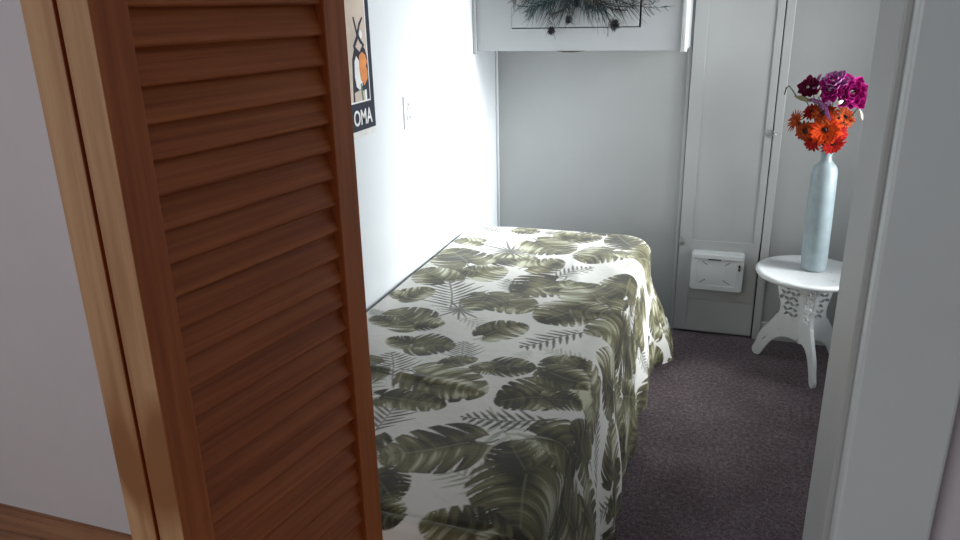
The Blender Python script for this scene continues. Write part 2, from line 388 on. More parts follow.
def ell(cy, cz, ry, rz, a=0, n=20):
    return [(cy+ry*math.cos(t)*math.cos(a)-rz*math.sin(t)*math.sin(a), cz+ry*math.cos(t)*math.sin(a)+rz*math.sin(t)*math.cos(a)) for t in [2*PI*k/n for k in range(n)]]
blob([(0.30,0.108),(0.407,0.108),(0.407,0.231),(0.395,0.256),(0.38,0.269),(0.36,0.250),(0.33,0.269),(0.31,0.231)], 'dark_ground', M['p_navy'], 0.0026)
blob([(0.31,0.108),(0.372,0.108),(0.372,0.135),(0.345,0.140),(0.31,0.135)], 'tan_patch', M['p_cream'], 0.0029)
blob([(0.374,0.108),(0.388,0.108),(0.388,0.138),(0.374,0.138)], 'white_bar', M['p_white'], 0.0029)
blob([(0.325,0.151),(0.345,0.140),(0.362,0.151),(0.366,0.186),(0.352,0.224),(0.335,0.240),(0.322,0.224),(0.318,0.180)], 'white_petal', M['p_white'], 0.0032)
blob([(0.350,0.157),(0.358,0.160),(0.362,0.135),(0.366,0.108),(0.356,0.108)], 'green_stem', M['p_green'], 0.0033)
blob([(0.355,0.170),(0.375,0.151),(0.398,0.170),(0.402,0.192),(0.392,0.207),(0.402,0.221),(0.392,0.240),(0.372,0.250),(0.352,0.240),(0.348,0.205)], 'orange_petal', M['p_orange'], 0.0036)
blob([(0.322,0.262),(0.330,0.262),(0.352,0.285),(0.372,0.325),(0.392,0.345),(0.388,0.350),(0.365,0.332),(0.345,0.296),(0.322,0.270)], 'dark_stroke', M['p_navy'], 0.0029)
blob([(0.330,0.350),(0.337,0.350),(0.352,0.310),(0.372,0.285),(0.392,0.270),(0.388,0.264),(0.366,0.275),(0.346,0.300)], 'dark_stroke', M['p_navy'], 0.0031)
blob(ell(0.374, 0.300, 0.010, 0.012), 'pale_spot', M['p_white'], 0.0029)
blob([(0.05,0.33),(0.12,0.37),(0.20,0.36),(0.27,0.42),(0.25,0.50),(0.18,0.58),(0.10,0.60),(0.06,0.50)], 'white_petal', M['p_white'], 0.0027)
blob([(0.28,0.46),(0.34,0.44),(0.38,0.50),(0.36,0.58),(0.30,0.60),(0.26,0.54)], 'orange_petal', M['p_orange'], 0.0027)
blob([(0.20,0.34),(0.21,0.34),(0.33,0.45),(0.32,0.46)], 'green_stem', M['p_green'], 0.0031)
blob([(0.04,0.108),(0.20,0.108),(0.25,0.231),(0.16,0.333),(0.05,0.295)], 'dark_ground', M['p_navy'], 0.0026)
blob(ell(0.14, 0.231, 0.05, 0.083, 0.3), 'white_petal', M['p_white'], 0.0029)
blob(ell(0.20, 0.308, 0.045, 0.045, -0.5), 'orange_petal', M['p_orange'], 0.0031)
me = text_mesh('lettering', 'OMA', 0.070, M['p_white'], 0.0003, 0.0012)
me.transform(Matrix.Diagonal((0.76, 0.92, 1, 1)))
lt_ = bpy.data.objects.new('lettering', me); COL.objects.link(lt_); lt_.parent = ps
lt_.rotation_euler = (PI/2, 0, PI/2); lt_.location = (0.0022, W_-0.026, 0.037)

# ------------------------------------------------------------------ power outlet
ou = empty('wall_outlet', (XL, 2.427, 1.157))
tag(ou, 'white duplex power outlet plate on the bright left wall', 'outlet')
part([(0, 0.006, -0.034, 0.034, -0.056, 0.056)], 'cover_plate', M['white'], ou, 0.003)
for dz in (-0.021, 0.021):
    m = MB(); m.lathe([(0.0155, 0), (0.0155, 0.0026)], (0, 0, 0), 24)
    m.v = [(z+0.0062, x, y+dz) for x, y, z in m.v]
    r_ = m.build('receptacle', M['wall_hall'], ou, 0.0005)
    part([(0.0088, 0.0096, -0.0078, -0.0052, dz-0.001, dz+0.009), (0.0088, 0.0096, 0.0052, 0.0078, dz-0.001, dz+0.009), (0.0088, 0.0096, -0.002, 0.002, dz-0.010, dz-0.006)], 'slots', M['black'], r_)
m = MB(); m.tube([(0.0055, 0, 0), (0.0078, 0, 0)], 0.003, 10); m.build('screw', M['steel'], ou)

# ------------------------------------------------------------------ bed (under the spread)
bd = empty('bed', (-0.68, 2.057, 0))
tag(bd, 'single bed against the left wall hidden under the leaf print bedspread', 'bed')
part([(-0.375, 0.36, -0.98, 0.98, 0.13, 0.30)], 'bed_base', M['bedwood'], bd, 0.01)
part([(-0.375, 0.355, -0.975, 0.975, 0.302, 0.562)], 'mattress', M['mattress'], bd, 0.04)
for sx in (-0.34, 0.32):
    for sy in (-0.93, 0.93):
        m = MB(); m.lathe([(0.02, 0), (0.028, 0.13)], (sx, sy, 0), 16); m.build('leg', M['bedwood'], bd, smooth=False)

# ------------------------------------------------------------------ leaf print bedspread
# ---- draped bedspread: flat cloth coordinates (u across the bed, v along it) -> world
CX0, CX1, CY0, CY1, CTOP, CEDGE = -1.078, -0.285, 1.055, 3.075, 0.585, 0.05
def smooth(a, b, x):
    t = np.clip((x-a)/(b-a), 0, 1); return t*t*(3-2*t)
def drape(u, v):
    cx, cy = (CX0+CX1)/2, (CY0+CY1)/2
    hx, hy = (CX1-CX0)/2, (CY1-CY0)/2
    px, py = u-cx, v-cy
    r = np.where(py > 0, np.where(px > 0, 0.13, 0.20), 0.09)
    qx, qy = np.abs(px)-(hx-r), np.abs(py)-(hy-r)
    mx, my = np.maximum(qx, 0), np.maximum(qy, 0)
    ln = np.sqrt(mx*mx+my*my)
    s = ln+np.minimum(np.maximum(qx, qy), 0)-r
    useln = ln > 1e-6
    nx = np.where(useln, mx/np.maximum(ln, 1e-6), (qx > qy)*1.0)*np.sign(px)
    ny = np.where(useln, my/np.maximum(ln, 1e-6), (qx <= qy)*1.0)*np.sign(py)
    e = CEDGE-0.035*smooth(0.3, 0.9, -nx)-0.03*smooth(0.3, 0.9, -ny)
    t = s+e
    tt = np.maximum(t, 0)
    arc = np.minimum(tt/e, np.pi/2)
    h = e*np.sin(arc); drop = e*(1-np.cos(arc))
    rest = np.maximum(tt-e*np.pi/2, 0)
    drop = drop+rest
    free = np.clip(1-np.maximum(-nx-0.3, 0)*3, 0, 1)          # no room to swing on the wall side
    w = smooth(0.0, 0.45, rest)*free
    per = u*np.abs(ny)+v*np.abs(nx)
    h = h + w*(0.012*np.sin(per*17+0.6)+0.007*np.sin(per*41+2.0)+0.036)
    corner = np.clip((nx*0.707+ny*0.707-0.78)/0.22, 0, 1)*(px > 0)*(py > 0)
    h = h + 0.13*corner*smooth(0.02, 0.55, rest)
    drop = drop - 0.004*np.sin(per*23)*w
    bx = u-nx*tt; by = v-ny*tt
    top = smooth(0.02, -0.06, t)
    wr = (0.004*np.sin(u*9+v*4)+0.0035*np.sin(v*13-u*7+1)+0.002*np.sin(u*31+v*17)
          + 0.006*np.exp(-((v-1.62+0.18*(u+0.8))/0.016)**2)*smooth(-0.50, -0.62, u)
          + 0.004*np.exp(-((u+0.42+0.25*(v-2.2))/0.02)**2)*smooth(2.2, 2.5, v)*smooth(3.0, 2.8, v))
    wr = wr-0.014*np.exp(-((v-1.088)/0.007)**2)
    return bx+nx*h, by+ny*h, CTOP-drop+wr*top, rest, nx, ny

LEAVES = [
 ('m', -0.952, 2.78, -1.072, 2.768, 0.6, 0.7),('m', -0.904, 2.498, -1.048, 2.672, 0.8, 0.6),('m', -0.85, 2.378, -0.772, 2.504, 0.75, 0.5),
 ('m', -0.868, 2.36, -0.958, 2.426, 0.7, 0.6),('m', -0.934, 2.318, -1.066, 2.402, 0.8, 0.5),('r', -0.802, 2.708, -0.838, 2.834, 1, 0.2),
 ('m', -0.742, 2.864, -0.58, 2.72, 0.8, 0.6),('m', -0.778, 3.008, -0.88, 2.972, 0.7, 0.6),('r', -0.712, 2.984, -0.724, 3.032, 1, 0.2),
 ('m', -0.61, 2.936, -0.484, 2.966, 0.8, 0.6),('m', -0.61, 2.942, -0.688, 3.008, 0.8, 0.6),('m', -0.412, 2.786, -0.532, 2.648, 0.75, 0.55),
 ('m', -0.4, 2.762, -0.322, 2.75, 0.8, 0.6),('m', -0.682, 2.522, -0.574, 2.636, 0.7, 0.5),('m', -0.346, 2.864, -0.448, 3.032, 0.6, 0.3),
 ('p', -0.568, 2.474, -0.46, 2.606, 0.5, 0.15),('m', -1.018, 2.138, -0.934, 2.228, 0.7, 0.4),('m', -1.018, 2.144, -1.072, 2.18, 0.8, 0.5),
 ('p', -0.826, 2.108, -0.91, 2.33, 0.9, 0.35),('r', -0.784, 2.066, -0.814, 2.156, 1.0, 0.15),('m', -0.556, 2.438, -0.658, 2.252, 0.7, 0.3),
 ('m', -0.568, 2.342, -0.484, 2.342, 0.8, 0.5),('m', -0.73, 2.204, -0.562, 2.12, 0.75, 0.4),('m', -0.736, 2.216, -0.736, 2.066, 0.8, 0.5),
 ('m', -0.358, 2.246, -0.472, 2.432, 0.75, 0.35),('m', -0.346, 2.24, -0.322, 2.342, 0.6, 0.5),('m', -0.16, 3.056, -0.4, 2.582, 0.6, 0.5),
 ('m', -0.868, 1.928, -1.006, 2.03, 0.7, 0.4),('m', -0.868, 1.928, -0.79, 1.952, 0.7, 0.5),('m', -0.424, 2.204, -0.514, 2.048, 0.95, 0.2),
 ('m', -0.43, 2.192, -0.316, 2.168, 0.75, 0.25),('m', -0.832, 1.802, -0.706, 1.82, 0.8, 0.3),('m', -0.844, 1.808, -0.922, 1.82, 0.9, 0.35),
 ('m', -0.652, 1.91, -0.556, 2.03, 0.55, 0.25),('p', -0.394, 2.018, -0.538, 1.862, 0.4, 0.1),('p', -0.658, 1.742, -0.7, 1.856, 0.9, 0.1),
 ('m', -0.556, 1.718, -0.448, 1.736, 0.85, 0.1),('m', -0.556, 1.718, -0.616, 1.676, 1.0, 0.15),('p', -0.802, 1.604, -0.868, 1.748, 0.9, 0.15),
 ('m', -0.748, 1.622, -0.538, 1.556, 0.6, 0.35),('m', -0.31, 1.718, -0.442, 1.82, 0.7, 0.15),('m', -0.382, 1.706, -0.334, 1.832, 0.6, 0.2),
 ('m', -0.19, 2.15, -0.382, 1.994, 0.65, 0.3),('p', -0.076, 2.564, -0.304, 2.228, 0.7, 0.25),('m', -0.37, 1.634, -0.508, 1.568, 0.7, 0.2),
 ('m', -0.118, 2.012, -0.316, 1.802, 0.7, 0.3),('m', -0.094, 2.114, -0.154, 2.162, 0.5, 0.4),('m', -0.292, 2.504, 0.038, 2.912, 0.45, 0.6),
 ('g', -0.334, 1.826, -0.466, 1.874, 0.5, 0.8),('m', -0.688, 1.574, -0.544, 1.568, 0.5, 0.4),('m', -0.784, 1.49, -0.61, 1.502, 0.35, 0.4),
 ('m', -0.388, 1.604, -0.508, 1.55, 0.6, 0.15),('m', -0.388, 1.598, -0.292, 1.61, 0.9, 0.05),('m', -0.49, 1.358, -0.676, 1.25, 0.62, 0.15),
 ('p', -0.73, 1.364, -0.73, 1.508, 0.8, 0.15),('p', -0.37, 1.49, -0.556, 1.442, 0.35, 0.1),('g', -0.484, 1.478, -0.316, 1.262, 0.55, 0.8),
 ('m', -0.34, 1.268, -0.424, 1.382, 0.7, 0.1),('m', -0.352, 1.286, -0.316, 1.082, 0.75, 0.2),('m', -0.076, 1.646, -0.352, 1.436, 0.5, 0.3),
 ('m', -0.352, 1.064, -0.502, 1.094, 0.6, 0.2),('m', -0.652, 1.184, -0.568, 1.112, 0.9, 0.05),('m', -0.616, 1.094, -0.538, 1.064, 0.9, 0.05),
 ('m', -0.022, 1.454, -0.286, 1.28, 0.6, 0.25),('p', -0.028, 1.676, -0.19, 1.778, 0.45, 0.1),('m', -0.16, 1.994, 0.086, 2.114, 0.5, 0.4),
 ('m', 0.176, 1.826, 0.056, 1.946, 0.5, 0.35),('m', -0.418, 1.736, -0.298, 1.688, 0.7, 0.2),('p', -0.01, 2.426, 0.11, 2.282, 0.5, 0.3),
 ('g', -0.742, 2.0, -0.604, 1.928, 0.5, 0.9),('g', -0.496, 1.844, -0.514, 1.76, 0.6, 0.9),('p', -0.016, 2.558, 0.11, 2.606, 0.5, 0.3),
 ('m', -0.064, 3.128, 0.128, 3.14, 0.5, 0.7),('m', -0.286, 2.936, -0.106, 3.14, 0.4, 0.6),('m', -0.346, 1.076, -0.394, 1.016, 0.6, 0.2),
 ('p', -1.0, 1.964, -1.066, 2.0, 0.8, 0.3),('m', -0.952, 1.916, -1.036, 1.952, 0.6, 0.5),('p', -0.664, 2.288, -0.724, 2.402, 0.7, 0.2),
 ('m', -0.694, 1.694, -0.622, 1.76, 0.5, 0.3),
]

STEP = 0.0031
def bedspread():
    us = np.arange(CX0-0.004, CX1+0.60, STEP); vs = np.arange(CY0-0.56, CY1+0.60, STEP)
    U, V = np.meshgrid(us, vs)
    x, y, z, rest, nx, ny = drape(U, V)
    keep = (z > 0.035) & (x < 1.2)
    x = np.maximum(x, XL+0.004)
    z = np.where(rest < 0.001, z, np.maximum(z, 0.01))
    # ---- the printed pattern
    base = np.array([0.69, 0.685, 0.66])
    colr = np.ones(U.shape+(3,))*base
    blot = 0.5+0.5*np.sin(U*11+1.3*np.sin(V*7))*np.sin(V*9+1.1*np.sin(U*8))
    colr *= (1-0.10*smooth(0.6, 1.0, blot))[..., None]*np.array([1, 0.99, 0.97])
    def vn(a, b, s):   # cheap value noise
        return (np.sin(a*12.9+s)+np.sin(a*7.3-b*5.1+s*2.1)+np.sin(b*9.7+s*1.7)+np.sin((a+b)*17.3+s*3.3))/4
    rng = random.Random(5)
    lst = list(LEAVES)
    # fill: parts of the spread the measured leaves do not reach
    pts = [((l[1]+l[3])/2, (l[2]+l[4])/2) for l in lst]
    fill = []
    for _ in range(6000):
        a, b = rng.uniform(us[0], us[-1]), rng.uniform(vs[0], vs[-1])
        if all((a-p)**2+(b-q)**2 > 0.125**2 for p, q in pts):
            pts.append((a, b)); th = rng.uniform(0, 2*PI); Ln = rng.uniform(0.15, 0.21)
            k = rng.choice('mmmmpg')
            fill.append((k, a-math.cos(th)*Ln/2, b-math.sin(th)*Ln/2, a+math.cos(th)*Ln/2, b+math.sin(th)*Ln/2, rng.uniform(0.6, 0.85) if k == 'm' else 0.55, rng.uniform(0.1, 0.6)))
    order = {'g': 0, 'p': 1, 'r': 1, 'm': 2}
    allL = sorted(fill, key=lambda l: order[l[0]])+sorted(lst, key=lambda l: order[l[0]])
    for idx, (k, bx, by, tx, ty, asp, tone) in enumerate(allL):
        L = math.hypot(tx-bx, ty-by)
        if L < 0.02: continue
        lim_ = 0.27 if max(bx, tx) < -0.26 else 0.20
        if L > lim_:
            mx_, my_ = (bx+tx)/2, (by+ty)/2; s_ = lim_/L
            bx, by, tx, ty = mx_+(bx-mx_)*s_, my_+(by-my_)*s_, mx_+(tx-mx_)*s_, my_+(ty-my_)*s_; L = lim_
        R = L*1.35
        i0, i1 = np.searchsorted(vs, [min(by, ty)-R*0.6, max(by, ty)+R*0.6]); j0, j1 = np.searchsorted(us, [min(bx, tx)-R*0.6, max(bx, tx)+R*0.6])
        if i1 <= i0 or j1 <= j0: continue
        uu, vv = U[i0:i1, j0:j1]-bx, V[i0:i1, j0:j1]-by
        ax, ay = (tx-bx)/L, (ty-by)/L
        sgn = 1 if idx % 2 else -1
        a = (uu*ax+vv*ay)/L; c = (-uu*ay+vv*ax)/L*sgn
        c = c + 0.10*(a-0.3)**2        # gentle bend
        col = colr[i0:i1, j0:j1]
        ac = np.abs(c); ph = (idx*0.37) % 1
        px_ = STEP/L                                # one grid step in leaf lengths
        def soft(d): return np.clip(d/px_+0.5, 0, 1)  # d: signed distance inside, leaf lengths
        if k == 'm':
            Aa = np.clip((a+0.18)/1.18, 0, 1)
            w = min(asp*1.5, 1.08)*0.5*1.93*Aa**0.36*(1-Aa)**0.52
            side = np.where(c > 0, 0.31, 0.0)
            N = 4.2+(idx % 3)*0.8
            t = a-0.20*ac-0.9*ac*ac
            q = t*N+ph+side
            cell = np.floor(q); fr_ = q-cell-0.5       # -0.5..0.5, slit at the cell borders
            dsl = 0.5-np.abs(fr_)
            rnd_ = 0.5+0.5*np.sin(cell*7.31+idx*1.7+side*9)
            w = w*(1-0.07*(rnd_ > 0.2)*np.exp(-(dsl/0.07)**2))*(0.93+0.07*rnd_)
            rel = ac/np.maximum(w, 1e-4)
            al = soft(w-ac)*(a > -0.18)*(a < 1)
            al = al*(1-((ac < 0.03+0.5*np.maximum(-a, 0)) & (a < -0.01)))
            start = 0.30+0.42*rnd_
            sw = 0.006+0.042*smooth(start, 1.05, rel)
            slit = np.clip((sw-dsl/N)/px_+0.5, 0, 1)*smooth(start-0.02, start+0.05, rel)*(a > -0.02)*(a < 0.92)*(rnd_ > 0.22)
            al = al*(1-slit)
            # brush strokes follow the side veins
            vein = t*N
            st1 = np.sin(vein*2*PI*1.0+ph*6+side*20)*0.30
            st2 = vn(t*2.6+idx, rel*0.22, idx*1.3)*0.9
            st3 = vn(t*7.5, rel*0.35+idx, idx*2.7)*0.8
            patch = vn(a*0.40+idx, c*0.6, idx*0.9)*0.7
            lit = 0.47+0.40*(tone-0.35)+st1*0.22+st2*0.36+st3*0.26+patch*0.75+0.16*(rel-0.5)
            halfdark = np.clip(0.5+c*9, 0, 1)
            lit = lit-0.24*halfdark*(1-0.4*tone)
            core = np.exp(-(ac/0.085)**2)*np.exp(-((a-0.10)/0.26)**2)
            lit = np.clip(lit, 0, 1)*(1-0.9*core*(1-0.3*tone))
            cd = np.array([0.024, 0.021, 0.009]); cm = np.array([0.122, 0.112, 0.048]); cl_ = np.array([0.50, 0.50, 0.36])
            f1 = smooth(0.0, 0.48, lit)[..., None]; f2 = smooth(0.46, 1.0, lit)[..., None]
            cc = cd*(1-f1)+cm*f1; cc = cc*(1-f2)+cl_*f2
            mid = np.clip((0.010-ac)/px_+0.5, 0, 1)*(a > 0.05)*(a < 0.85)*0.55
            cc = cc*(1-mid[..., None])+np.array([0.26, 0.26, 0.15])*mid[..., None]
            rim = smooth(0.90, 0.98, rel)*0.5
            cc = cc*(1-rim[..., None]*0.7)
            col = col*(1-al[..., None])+cc*al[..., None]
            stc = soft(0.013-np.abs(c-0.05*np.sin(a*14)))*((a < 0.05) & (a > -0.26))
            col = col*(1-stc[..., None])+np.array([0.035, 0.033, 0.018])*stc[..., None]
        elif k in 'pg':
            Aa = np.clip(a, 0, 1)
            asp = max(asp, 0.5)
            w = asp*0.62*(np.sin(PI*np.clip(Aa*0.90+0.10, 0, 1))**0.55)
            t = a-0.62*ac-0.3*ac*ac
            N = 9.0
            q = t*N+ph+0.5*(c > 0); cell = np.floor(q); fr_ = np.abs(q-cell-0.5)
            w = w*(0.8+0.2*np.sin(cell*3.3+idx))
            rel = ac/np.maximum(w, 1e-4)
            wid = (0.34*np.sqrt(np.clip(1-rel, 0, 1))*np.clip(0.35+rel*2.2, 0, 1))/N
            al = soft(wid-fr_/N)*(ac < w)*(a > -0.05)*(t > -0.1)*(a < 1.1)
            al = np.maximum(al, soft(0.012-ac)*((a > -0.18) & (a < 0.98)))
            if k == 'p': pc = np.array([0.048, 0.048, 0.026])*(0.6+1.2*tone)
            else: pc = np.array([0.24, 0.245, 0.165])+0.12*tone
            pcc = pc*(1+0.45*vn(t*2, c*2, idx))[..., None]
            al = al*(0.92 if k == 'p' else 0.75)
            col = col*(1-al[..., None])+pcc*al[..., None]
        else:      # radial palm
            rr = np.hypot(a, c); th = np.arctan2(c, a)
            N = 17; q = th/(2*PI)*N+ph; cell = np.floor(q); fr_ = np.abs(q-cell-0.5)
            rmax = 0.9+0.35*np.sin(cell*2.4)
            prof = 0.055*np.sqrt(np.clip(1-rr/rmax, 0, 1))*np.clip(0.3+rr*2, 0, 1)
            al = soft(prof-fr_*rr*2*PI/N)*(rr < rmax)
            al = np.maximum(al, soft(0.07-rr))*0.92
            pc = np.array([0.045, 0.043, 0.024])*(0.8+tone)
            col = col*(1-al[..., None])+pc*al[..., None]
        colr[i0:i1, j0:j1] = col
    # ---- mesh
    idm = -np.ones(U.shape, int); kk = keep.ravel().nonzero()[0]; idm.ravel()[kk] = np.arange(len(kk))
    q = np.stack([idm[:-1, :-1], idm[:-1, 1:], idm[1:, 1:], idm[1:, :-1]], -1).reshape(-1, 4)
    q = q[(q >= 0).all(1)]
    used = np.zeros(len(kk), bool); used[q.ravel()] = True
    remap = np.cumsum(used)-1; q = remap[q]; kk = kk[used]
    co = np.stack([x.ravel()[kk], y.ravel()[kk], z.ravel()[kk]], -1)
    me = bpy.data.meshes.new('bedspread')
    me.vertices.add(len(co)); me.vertices.foreach_set('co', co.astype(np.float32).ravel())
    me.loops.add(q.size); me.loops.foreach_set('vertex_index', q.astype(np.int32).ravel())
    me.polygons.add(len(q)); me.polygons.foreach_set('loop_start', np.arange(0, q.size, 4, dtype=np.int32))
    me.update(calc_edges=True); me.validate()
    me.polygons.foreach_set('use_smooth', np.ones(len(me.polygons), bool))
    at = me.color_attributes.new('print', 'FLOAT_COLOR', 'POINT')
    c4 = np.ones((len(co), 4), np.float32); c4[:, :3] = colr.reshape(-1, 3)[kk]
    at.data.foreach_set('color', c4.ravel())
    o = bpy.data.objects.new('bedspread', me); COL.objects.link(o)
    mt, nt, b = nodes_of('leaf_print_cotton')
    an = nt.nodes.new('ShaderNodeAttribute'); an.attribute_name = 'print'
    nt.links.new(an.outputs['Color'], b.inputs['Base Color'])
    b.inputs['Roughness'].default_value = 0.75; b.inputs['Sheen Weight'].default_value = 0.15
    bump(nt, b, noise(nt, 25, 4), 0.35, 0.01)
    me.materials.append(mt)
    tag(o, 'white cotton bedspread printed with olive green monstera and palm leaves, draped over the bed', 'bedspread')
bedspread()

# ------------------------------------------------------------------ louvered folding door
ang = math.radians(10)
bf = empty('louvered_folding_door', (-0.4854, 0.4881, 0.0), PI/2-ang)     # local x runs along the leaf, local y to its back
bf.rotation_mode = 'ZYX'; bf.rotation_euler = (0.0072, 0, PI/2-ang); bf.rotation_mode = 'XYZ'
bf.location = (-0.4854-0.0106, 0.4881+0.0018, 0.0)
tag(bf, 'reddish brown wooden folding door with louver slats, folded shut in the left foreground', 'folding door')
PW, TH, PIT, SW = 0.318, 0.0385, 0.0323, 0.0365
def leaf(y0, y1, flip):
    ym = (y0+y1)/2
    lf = part([(SW, PW-SW, y0+0.003, y1-0.003, 0.004, 0.12), (SW, PW-SW, y0+0.003, y1-0.003, 1.93, 2.02)], 'door_leaf', M['slat'], bf, 0.0012)
    st = part([(0.0, SW, y0, y1, 0.004, 2.02)], 'stile', M['stile'], lf, 0.0012)
    st.data.materials.append(M['edge'])
    for p in st.data.polygons:
        if p.normal.x < -0.9: p.material_index = 1
    part([(PW-SW, PW, y0, y1, 0.004, 2.02)], 'stile', M['stile'], lf, 0.0012)
    m = MB()
    z = 1.475-PIT*42
    k = 0
    dy0, dy1 = (y0+0.0035, y1-0.006)
    while z < 1.925:
        if z > 0.128:
            # slat cross-section: lower edge near the room side, rounded nose, upper edge at the back
            H, n = 0.0395, 8
            prof = []
            a = math.radians(21)
            if flip: ya, sg = y1-0.004, -1
            else: ya, sg = y0+0.004, 1
            d = Vector((sg*math.sin(a), math.cos(a))); nn = Vector((-d.y, d.x))*(1 if sg > 0 else -1)
            th = 0.0062
            c0 = Vector((ya+sg*th*0.6, z+0.001))
            for q in range(7):
                w_ = PI*q/6
                prof.append(c0+(-d)*math.sin(w_)*th/2+nn*math.cos(w_)*th/2)
            c1 = c0+d*H
            for q in range(7):
                w_ = PI*q/6
                prof.append(c1+d*math.sin(w_)*th/2-nn*math.cos(w_)*th/2)
            N = len(prof); vs = [(xx, p.x, p.y) for xx in (SW-0.004, PW-SW+0.004) for p in prof]
            fs = [(i, (i+1) % N, N+(i+1) % N, N+i) for i in range(N)]+[tuple(range(N)), tuple(range(2*N-1, N-1, -1))]
            m.add(vs, fs)
        z += PIT
    m.build('louver_slats', M['slat'], lf)
    return lf
l1 = leaf(0.0, TH, False)
l2 = leaf(TH+0.0055, TH+0.0055+0.043, True)
for hz in (0.3, 1.0, 1.75):
    m = MB(); m.tube([(PW+0.004, TH+0.003, hz), (PW+0.004, TH+0.003, hz+0.07)], 0.0045, 10)
    m.box(PW+0.0002, PW+0.0016, TH-0.016, TH+0.024, hz, hz+0.07)
    m.build('hinge', M['brass'], bf)

# ------------------------------------------------------------------ little carved table
TX, TY, TZ = 0.335, 3.190, 0.438
tb = empty('carved_side_table', (TX, TY, 0))
tag(tb, 'small round white distressed side table with pierced carved legs by the back wall', 'side table')
m = MB(); m.lathe([(0.0, -0.017), (0.192, -0.020), (0.203, -0.015), (0.208, -0.005), (0.206, 0.002), (0.199, 0.0045), (0.186, 0.0035), (0.180, 0.0), (0.0, 0.0)], (0, 0, TZ), 72, False, False)
m.build('tabletop', M['table'], tb, smooth=True)
out = [(0.004, 0.118), (0.030, 0.124), (0.060, 0.126), (0.090, 0.118), (0.118, 0.098), (0.138, 0.070), (0.154, 0.040), (0.168, 0.010), (0.178, 0.0), (0.196, 0.0), (0.207, 0.012), (0.208, 0.030),
       (0.198, 0.048), (0.190, 0.075), (0.183, 0.105), (0.165, 0.135), (0.142, 0.165), (0.120, 0.200), (0.113, 0.215), (0.103, 0.222), (0.098, 0.245), (0.100, 0.280), (0.112, 0.315), (0.121, 0.350), (0.120, 0.385), (0.112, 0.410), (0.110, 0.420), (0.004, 0.420)]
def sub(pts):   # chaikin smoothing, twice
    for _ in range(2):
        q = []
        for i in range(len(pts)):
            a, b = pts[i], pts[(i+1) % len(pts)]
            q += [(a[0]*0.75+b[0]*0.25, a[1]*0.75+b[1]*0.25), (a[0]*0.25+b[0]*0.75, a[1]*0.25+b[1]*0.75)]
        pts = q
    return pts
def hole(cx, cz, a, l=0.0135, w=0.0074):
    p = []
    for k in range(10):
        t = 2*PI*k/10; ex = l*math.cos(t); ez = w*math.sin(t)*(1-0.5*math.cos(t))
        p.append((cx+ex*math.cos(a)-ez*math.sin(a), cz+ex*math.sin(a)+ez*math.cos(a)))
    return p[::-1]
holes = []
for r_ in range(8):
    for c_ in range(4):
        cx, cz = 0.030+c_*0.021+(0.006 if r_ % 2 else 0), 0.232+r_*0.0235
        lim = 0.098-0.012 if cz < 0.29 else 0.106
        if cx < lim-0.003 and cz < 0.41: holes.append(hole(cx, cz, (0.7 if (r_+c_) % 2 else -0.7)))
foot_slot = [hole(0.158, 0.088, -0.9, 0.018, 0.003)]
for deg in (150, -75, 28):
    a = math.radians(deg)
    lg = shape2d('leg', [sub(out)]+holes+foot_slot, 0.013, M['table'], tb, 0.0012)
    lg.rotation_euler = (0, 0, a)
m = MB(); m.tube([(0, 0, 0.112), (0, 0, 0.420)], 0.010, 12); m.build('hinge_post', M['table'], tb)

# ------------------------------------------------------------------ vase
VX, VY = 0.352, 3.222
vs_ = MB()
vs_.lathe([(0.040, 0.0), (0.0455, 0.003), (0.0475, 0.010), (0.0478, 0.06), (0.0475, 0.20), (0.0468, 0.34), (0.0460, 0.405), (0.0435, 0.422), (0.037, 0.436), (0.028, 0.446), (0.0215, 0.455), (0.0195, 0.465), (0.0190, 0.480), (0.0205, 0.486), (0.0205, 0.491), (0.0165, 0.491), (0.0160, 0.465), (0.018, 0.45), (0.034, 0.42), (0.042, 0.39), (0.043, 0.02), (0.0, 0.015)], (0, 0, 0), 48, True, False)
vz = vs_.build('vase', M['vase'], None, smooth=True, loc=(VX, VY, TZ+0.0005)); vz.rotation_euler = (0, math.radians(-0.6), 0); vz.scale = (1.06, 1.06, 1.0)
tag(vz, 'tall pale blue ceramic bottle vase standing on the small white table', 'vase')

# ------------------------------------------------------------------ flowers in the vase
MOUTH = Vector((VX-0.004, VY, TZ+0.485))
m = MB(); m.tube([(0, 0.0, 0.0), (0, 0.0305, 0.0)], 0.003, 8); m.build('hanging_nail', M['steel'], sp)
def flower(name, head, facing, label, cat, stemmat='green', rbend=0.02):
    r = empty(name, head); tag(r, label, cat, 'flowers in the tall blue vase')
    base = Vector((MOUTH.x+random.uniform(-0.009, 0.009), MOUTH.y+random.uniform(-0.009, 0.009), MOUTH.z-0.10))
    b2 = Vector((MOUTH.x+random.uniform(-0.007, 0.007), MOUTH.y+random.uniform(-0.007, 0.007), MOUTH.z+0.01))
    h = Vector(head); f = Vector(facing).normalized()
    e = h-f*0.008
    m = MB(); m.tube([p-h for p in [base, b2]+qbez(b2, (b2+e)/2+Vector((0, 0, rbend)), e, 6)[1:]], 0.0018, 6)
    m.build('stem', M[stemmat], r, smooth=True)
    return r, f
def frame(f):
    up = Vector((0, 0, 1)) if abs(f.z) < 0.95 else Vector((0, 1, 0))
    a = f.cross(up).normalized(); return a, a.cross(f).normalized()
